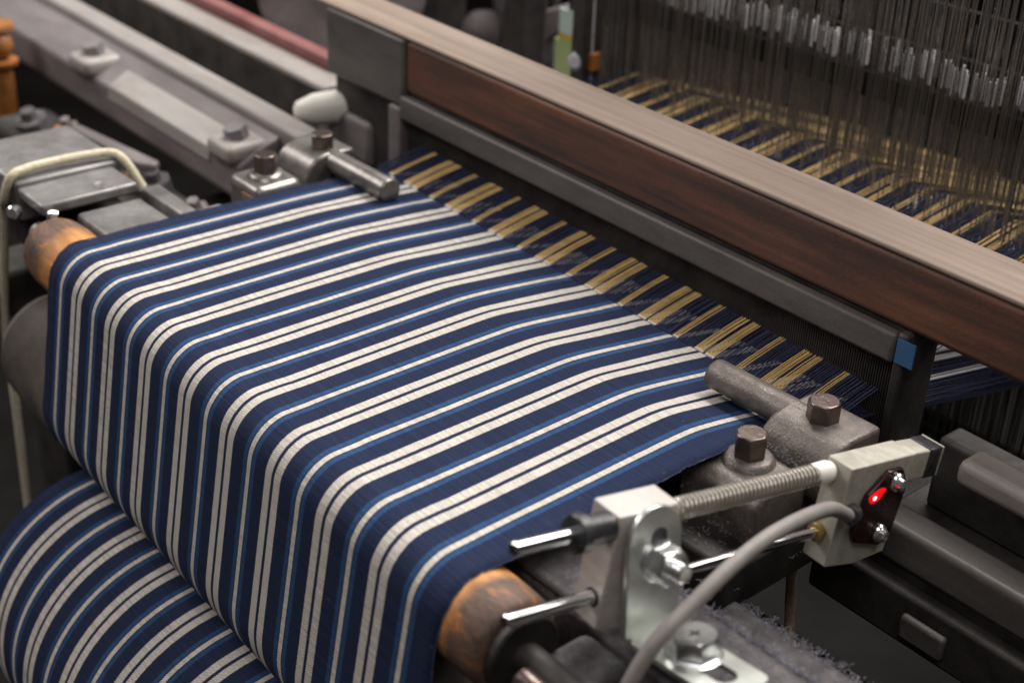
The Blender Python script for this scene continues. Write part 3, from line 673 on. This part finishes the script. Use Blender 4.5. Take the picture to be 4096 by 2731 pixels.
# zinc angle plate
arch = [(0.03, -1.36)]
arch += [(0.385+0.335*math.cos(PI-PI*k/14), -0.36+0.33*math.sin(PI-PI*k/14)) for k in range(15)]
arch += [(0.72, -1.36)]
mp = MB().prism(arch, 0, 0.388, 0.45).build('mounting_plate', 'zinc', wf, bevel=0.015)
mp.rotation_euler = (0.093, -0.147, 0)
foot = rect_round(0.45, 0.06, 1.72, 0.70, 0.10)
def slot_plate():                                  # foot plate with an open slot
    bm = bmesh.new()
    def loop(pts, z): return [bm.verts.new((p[0]*S, p[1]*S, z*S)) for p in pts]
    outer = foot
    inner = rect_round(1.0, 0.26, 1.54, 0.51, 0.122)
    res = {}
    for z in (-1.40, -1.345):
        lo = loop(outer, z); li = loop(inner, z)
        ed = [bm.edges.new((lo[i], lo[(i+1) % len(lo)])) for i in range(len(lo))]+[bm.edges.new((li[i], li[(i+1) % len(li)])) for i in range(len(li))]
        bmesh.ops.triangle_fill(bm, use_beauty=True, use_dissolve=False, edges=ed); res[z] = (lo, li)
    for q in (0, 1):
        a, b = res[-1.40][q], res[-1.345][q]
        for i in range(len(a)): bm.faces.new((a[i], a[(i+1) % len(a)], b[(i+1) % len(b)], b[i]))
    bmesh.ops.recalc_face_normals(bm, faces=bm.faces)
    me = bpy.data.meshes.new('slotted_foot'); bm.to_mesh(me); bm.free(); me.materials.append(MAT['zinc'])
    o = bpy.data.objects.new('slotted_foot', me); COL.objects.link(o); o.parent = mp
slot_plate()
MB().prism(rect_round(0.33, -0.62, 0.53, -0.26, 0.095), 0, 0.4505, 0.4535).build('slot', 'blackp', mp)
MB().lathe((0.452, 0.43, -0.60), (1, 0, 0), [(0, 0.09), (0, 0.215), (0.035, 0.215), (0.04, 0.20), (0.04, 0.09)], 36).build('washer', 'bright', mp)
MB().hexhead((0.493, 0.43, -0.60), (1, 0, 0), 0.20, 0.19, 0.3).build('nut', 'bright', mp)
pr = [(0, 0.08)]
for k in range(4): pr += [(0.02+k*0.03, 0.085), (0.035+k*0.03, 0.098)]
MB().lathe((0.68, 0.43, -0.60), (1, 0, 0), pr+[(0.15, 0.07)], 20).build('bolt_end', 'bright', mp)
MB().lathe((1.02, 0.385, -1.343), (0, 0, 1), [(0, 0.08), (0, 0.285), (0.035, 0.285), (0.045, 0.26), (0.045, 0.08)], 40).build('washer', 'bright', mp)
hb = MB().hexhead((1.02, 0.385, -1.297), (0, 0, 1), 0.245, 0.20, 0.6).build('foot_bolt', 'bright', mp)
mb = MB(); mb.box((0.955, 0.37, -1.0995), (1.085, 0.40, -1.096)); mb.box((1.005, 0.32, -1.0993), (1.035, 0.45, -1.0955)); mb.build('cross_slot', 'dark', mp)
# sensor head
sb = MB()
sb.prism([(3.07, 0), (4.28, 0), (4.28, -0.36), (4.22, -0.42), (4.20, -1.22), (3.62, -1.27), (3.07, -1.20)], 0, 0.196, 0.53)
sbo = sb.build('sensor_body', 'sensor', wf, bevel=0.014)
sbo.scale = (1, 0.86, 1); sbo.location = Vector((0, 3.07*0.14, 0))*S
MB().prism([(4.281, -0.005), (4.62, -0.02), (4.62, -0.36), (4.281, -0.36)], 0, 0.21, 0.515).build('arm', 'sensor', sbo, bevel=0.02)
MB().box((0.205, 4.621, -0.375), (0.52, 4.86, -0.012)).build('end_cap', 'blackp', sbo, bevel=0.015)
MB().box((0.205, 4.862, -0.375), (0.52, 4.89, -0.012)).build('end_plate', 'sensor', sbo, bevel=0.008)
cov = [(3.74, -0.10), (4.0, -0.10), (4.17, -0.32), (4.12, -0.98), (3.93, -1.05), (3.42, -0.93), (3.34, -0.80), (3.44, -0.34)]
MB().prism(cov, 0, 0.532, 0.60).build('lamp_cover', 'cover', sbo, bevel=0.015)
def blob(cx, cz, ry, rz, h, n=20):
    m_ = MB(); rgs = []
    for t, k in ((0, 1.0), (0.5, 0.9), (0.85, 0.6), (1.0, 0.15)):
        rgs.append([Vector((0.5985+h*t, cx+ry*k*math.cos(2*PI*i/n)*(1+0.18*math.sin(3*2*PI*i/n)), cz+rz*k*math.sin(2*PI*i/n)+0.22*ry*k*math.cos(2*PI*i/n))) for i in range(n)])
    return m_.rings(rgs)
blob(3.60, -0.37, 0.145, 0.085, 0.012).build('lamp_lens', 'ledglow', sbo)
blob(3.555, -0.385, 0.03, 0.03, 0.02).build('red_lamp', 'ledhot', sbo)
for b, c in ((3.90, -0.245), (3.85, -0.87)):
    MB().lathe((0.601, b, c), (1, 0, 0), [(0, 0.10), (0.02, 0.11), (0.04, 0.10), (0.045, 0.075), (0.10, 0.07), (0.115, 0.05), (0.112, 0.03), (0.08, 0.028)], 24).build('screw', 'bright', sbo)
MB().cyl((0.56, 3.28, -0.53), (0.66, 3.10, -0.50), 0.105, 18, 0.015).build('cable_gland', 'blackp', sbo)
MB().lathe((0.33, 3.07, -0.86), (0, -1, 0), [(0.001, 0.06), (0.001, 0.105), (0.08, 0.105), (0.09, 0.09), (0.09, 0.06)], 24).build('brass_ring', 'brass', sbo)
# cable
def W(a, b, c): return K_(Vector((8.68, -3.97, 0.45))+e1*a+e2*b+e3*c)
def K_(p): return CAM+(Vector(p)-CAM)*KS
cpts = [W(0.53, 3.21, -0.52), W(0.62, 3.08, -0.50)]+[K_(q) for q in ((9.65, -1.60, -0.17), (9.74, -2.45, 0.02), (9.78, -3.1, -0.02), (9.80, -3.72, -0.22), (9.78, -4.16, -0.46), (9.76, -4.45, -0.82), (9.78, -4.7, -1.3), (9.8, -5.0, -2.2))]
o = MB().tube(cpts, 0.074, 14).build('cable', 'cable', loc=(9.7, -3, -0.2)); tag(o, 'smooth grey cable looping down from the red lamp sensor', 'cable')
# cream cover plate behind the sensor
pp = thing('cover_plate', 'small cream metal plate with one round recess behind the red lamp sensor', 'plate', (9.2, 0.35, -1.58))
MB().box((-0.42, -0.55, -0.16), (0.24, 0.10, 0.0)).build('plate', 'sensor', pp, bevel=0.03)
MB().lathe((0.02, -0.16, 0.001), (0, 0, 1), [(0, 0.14), (0.004, 0.14), (0.004, 0.085), (0.001, 0.08), (0.001, 0.045), (0.006, 0.04)], 24).build('recess', 'dark', pp)

# ---------------------------------------------------------------- loom side frames down to the floor
for x, lab in ((-4.6, 'dark cast iron loom side frame beyond the left edge of the cloth'), (13.0, 'dark cast iron loom side frame at the right, below the shuttle box')):
    t = thing('side_frame', lab, 'loom frame', (x, 2, -22))
    MB().box((-0.4, -6, 0), (0.4, -4.6, 19.5)).build('leg', 'dark', t, bevel=0.1)
    MB().box((-0.4, 6, 0), (0.4, 7.4, 19.5)).build('leg', 'dark', t, bevel=0.1)
    MB().box((-0.5, -7.2, 19.0 if x > 0 else 19.2), (0.5, 8, 20.0)).build('top_beam', 'dark', t, bevel=0.1)
    MB().box((-0.35, -4.6, 7), (0.35, 6, 8.2)).build('stretcher', 'dark', t, bevel=0.1)

# ---------------------------------------------------------------- background machinery on the left and behind
po = thing('orange_post', 'rusty orange machine post with a round joint at the far left', 'post', (-10.6, -1.75, -22))
MB().cyl((0, 0, 0), (0, 0, 21.2), 0.21, 24, 0.02).build('column', 'orange', po)
MB().lathe((0, 0, 21.2), (0, 0, 1), [(0, 0.21), (0.02, 0.33), (0.10, 0.34), (0.12, 0.2)], 24).build('flange', 'orange', po)
MB().lathe((0, 0, 21.62), (0, 0, 1), [(-0.3, 0.1), (-0.22, 0.22), (-0.05, 0.28), (0.12, 0.25), (0.24, 0.12)], 24).build('joint', 'orange', po)
MB().box((-2.5, -0.2, 21.33), (-0.2, 0.2, 21.5)).build('arm', 'steel', po, bevel=0.03)
MB().lathe((-0.15, 0.0, 21.86), (0, 0, 1), [(0, 0.3), (0.04, 0.40), (0.12, 0.38), (0.15, 0.2)], 24).build('flange', 'orange', po)

wh = thing('flywheel', 'large dark iron flywheel with a pale rim at the top behind the sley', 'flywheel', (-8.7, 5.0, 0.25))
MB().lathe((0, 0, 0), (0.6, -1, 0.35), [(-0.2, 1.6), (-0.2, 1.82), (-0.14, 1.9), (0.14, 1.9), (0.2, 1.82), (0.2, 1.6)], 64).build('rim', 'mauve', wh)
MB().lathe((0, 0, 0), (0.6, -1, 0.35), [(-0.1, 0.3), (-0.08, 1.62), (0.08, 1.62), (0.14, 0.3)], 48).build('web', 'dark', wh)
MB().lathe((0, 0, 0), (0.6, -1, 0.35), [(-0.3, 0.3), (0.6, 0.3), (0.65, 0.2)], 24).build('hub', 'steel', wh)

nb = thing('machine_frame', 'dark cluttered machine frame with grey castings standing behind the sley top', 'machine frame', (-5, 9, -22))
MB().box((-6, -0.5, 0), (-5, 0.5, 27)).build('post', 'dark', nb, bevel=0.1)
MB().box((0.75, -3.3, 0), (1.35, -2.6, 28)).build('post', 'dark', nb, bevel=0.1)
MB().box((-7, -0.4, 18.8), (4.5, 0.4, 20.2)).build('beam', 'dark', nb, bevel=0.1)
MB().box((-5, -0.6, 22.6), (3.2, 0.2, 23.4)).build('beam', 'dark', nb, bevel=0.1)
for i, (x, z, rr) in enumerate(((0.2, 21.2, 0.5), (1.2, 22.3, 0.38), (-1.2, 22.0, 0.6), (0.9, 20.9, 0.4), (2.2, 22.9, 0.45), (-2.4, 21.0, 0.5))):
    MB().lathe((x, -1.0, z), (0.3, -1, 0.2), [(-0.9, rr*0.6), (0, rr*0.7), (0, rr), (0.3, rr), (0.34, rr*0.8), (0.5, rr*0.3)], 20).build('casting', 'mauve' if i % 2 else 'dusty', nb)
MB().prism([(-1.0, 21.7), (0.9, 22.5), (1.4, 22.4), (0.4, 21.6)], 1, -1.8, -1.5).build('lever', 'mauve', nb, bevel=0.05)

pc = thing('printed_card', 'small pale green and mint printed card hanging behind the heddles', 'card', (-2.72, 6.1, 0.10))
MB().box((-0.30, 0, 0.30), (0.30, 0.04, 0.76)).build('card_band', 'mint', pc)
MB().box((-0.30, 0, 0.17), (0.30, 0.041, 0.299)).build('card_band', 'ochre', pc)
MB().box((-0.40, -0.001, -0.5), (0.30, 0.04, 0.169)).build('card_band', 'green', pc)
MB().box((-0.1, 0.041, -0.5), (0.1, 0.12, 4.0)).build('hanger', 'dark', pc)
fp = thing('heald_guide', 'upright dark guide post with grey fluff at the left end of the heddles', 'post', (-0.62, 4.6, -22))
MB().box((-0.36, -0.1, 0), (0.02, 0.3, 30)).build('post', 'dark', fp, bevel=0.05)
MB().box((0.03, -0.12, 18), (0.10, 0.1, 30)).build('fluff_strip', 'lintgrey', fp, bevel=0.02)
MB().lathe((-0.08, -0.16, 22.72), (0.2, -1, 0.1), [(-0.1, 0.08), (-0.02, 0.16), (0.06, 0.17), (0.12, 0.1)], 14).build('fluff_ball', 'lintgrey', fp)
MB().box((0.105, -0.12, 22.6), (0.22, 0.1, 22.9)).build('orange_glint', 'orange', fp, bevel=0.02)  # orange block stands in for a glint on the post

lu = thing('gear_case', 'dark gear case with grey knobs and rusty nuts below the left shuttle box', 'gear case', (-6.6, -2.1, -22))
MB().box((-2.6, -0.6, 0), (4.3, 0.6, 20.75)).build('case', 'dark', lu, bevel=0.2)
for x, y, z, rr, m_ in ((-1.5, -0.2, 20.95, 0.30, 'dusty'), (-0.8, 0.2, 20.9, 0.22, 'mauve'), (-0.2, -0.2, 21.0, 0.16, 'orange'), (0.35, 0.1, 20.95, 0.30, 'dusty'), (1.0, -0.15, 21.0, 0.20, 'orange'),
                        (1.55, 0.2, 20.9, 0.28, 'mauve'), (2.1, -0.2, 20.95, 0.17, 'orange'), (2.6, 0.15, 21.0, 0.26, 'dusty'), (3.3, -0.1, 20.95, 0.2, 'steel'), (3.85, 0.2, 20.9, 0.24, 'mauve')):
    MB().lathe((x, y, z), (0.1, -0.3, 1), [(-0.6, rr), (-0.02, rr), (0.0, rr*0.92), (0.0, rr*0.5), (0.16, rr*0.48), (0.18, rr*0.4)], 8 if m_ in ('dusty', 'steel') else 6).build('knob', m_, lu)
MB().prism([(0.2, 0.0), (2.6, 0.28), (2.7, 0.12), (2.4, -0.05), (0.4, -0.2)], 2, 21.15, 21.3).build('lever', 'mauve', lu, bevel=0.04)
MB().prism([(2.2, -0.5), (4.0, -0.2), (4.1, -0.36), (2.3, -0.7)], 2, 21.1, 21.25).build('lever', 'steel', lu, bevel=0.04)

# lint on the beam edge and clamps
mb = MB()
def fuzz(p, n, sp, L, up=0.6):
    for _ in range(n):
        q = Vector(p)+Vector((random.uniform(-sp[0], sp[0]), random.uniform(-sp[1], sp[1]), random.uniform(-sp[2], sp[2])))
        d = Vector((random.gauss(0, 1), random.gauss(0, 1), random.gauss(0, up))).normalized()*L*random.uniform(0.4, 1.2)
        k = Vector((random.gauss(0, 1), random.gauss(0, 1), random.gauss(0, 1)))*L*0.3
        mb.tube([q, q+d*0.5+k, q+d], 0.0022, 3, 2)
fuzz((10.9, -3.36, -0.54), 1500, (1.9, 0.025, 0.02), 0.06)
fuzz((8.65, -2.12, -0.5), 420, (0.5, 0.03, 0.22), 0.04)
fuzz((8.75, -1.30, -0.2), 420, (0.35, 0.04, 0.2), 0.035)
fuzz((9.0, -2.2, -0.95), 100, (0.3, 0.8, 0.03), 0.07)
fuzz((8.3, -2.0, -0.68), 300, (1.0, 0.5, 0.03), 0.05)
fuzz((10.6, -2.46, -1.11), 500, (1.2, 0.05, 0.03), 0.07)
fuzz((10.5, -3.9, -0.54), 700, (1.5, 0.5, 0.01), 0.04, 0.2)
fuzz((9.05, -0.6, -0.75), 120, (0.2, 0.6, 0.05), 0.07)
lo = mb.build('lint', 'lint', loc=(10, -2.8, -1.05), fix=False, smooth=False); lo['kind'] = 'stuff'
tag(lo, 'grey fluff clinging to the iron edges around the sensor', 'lint')
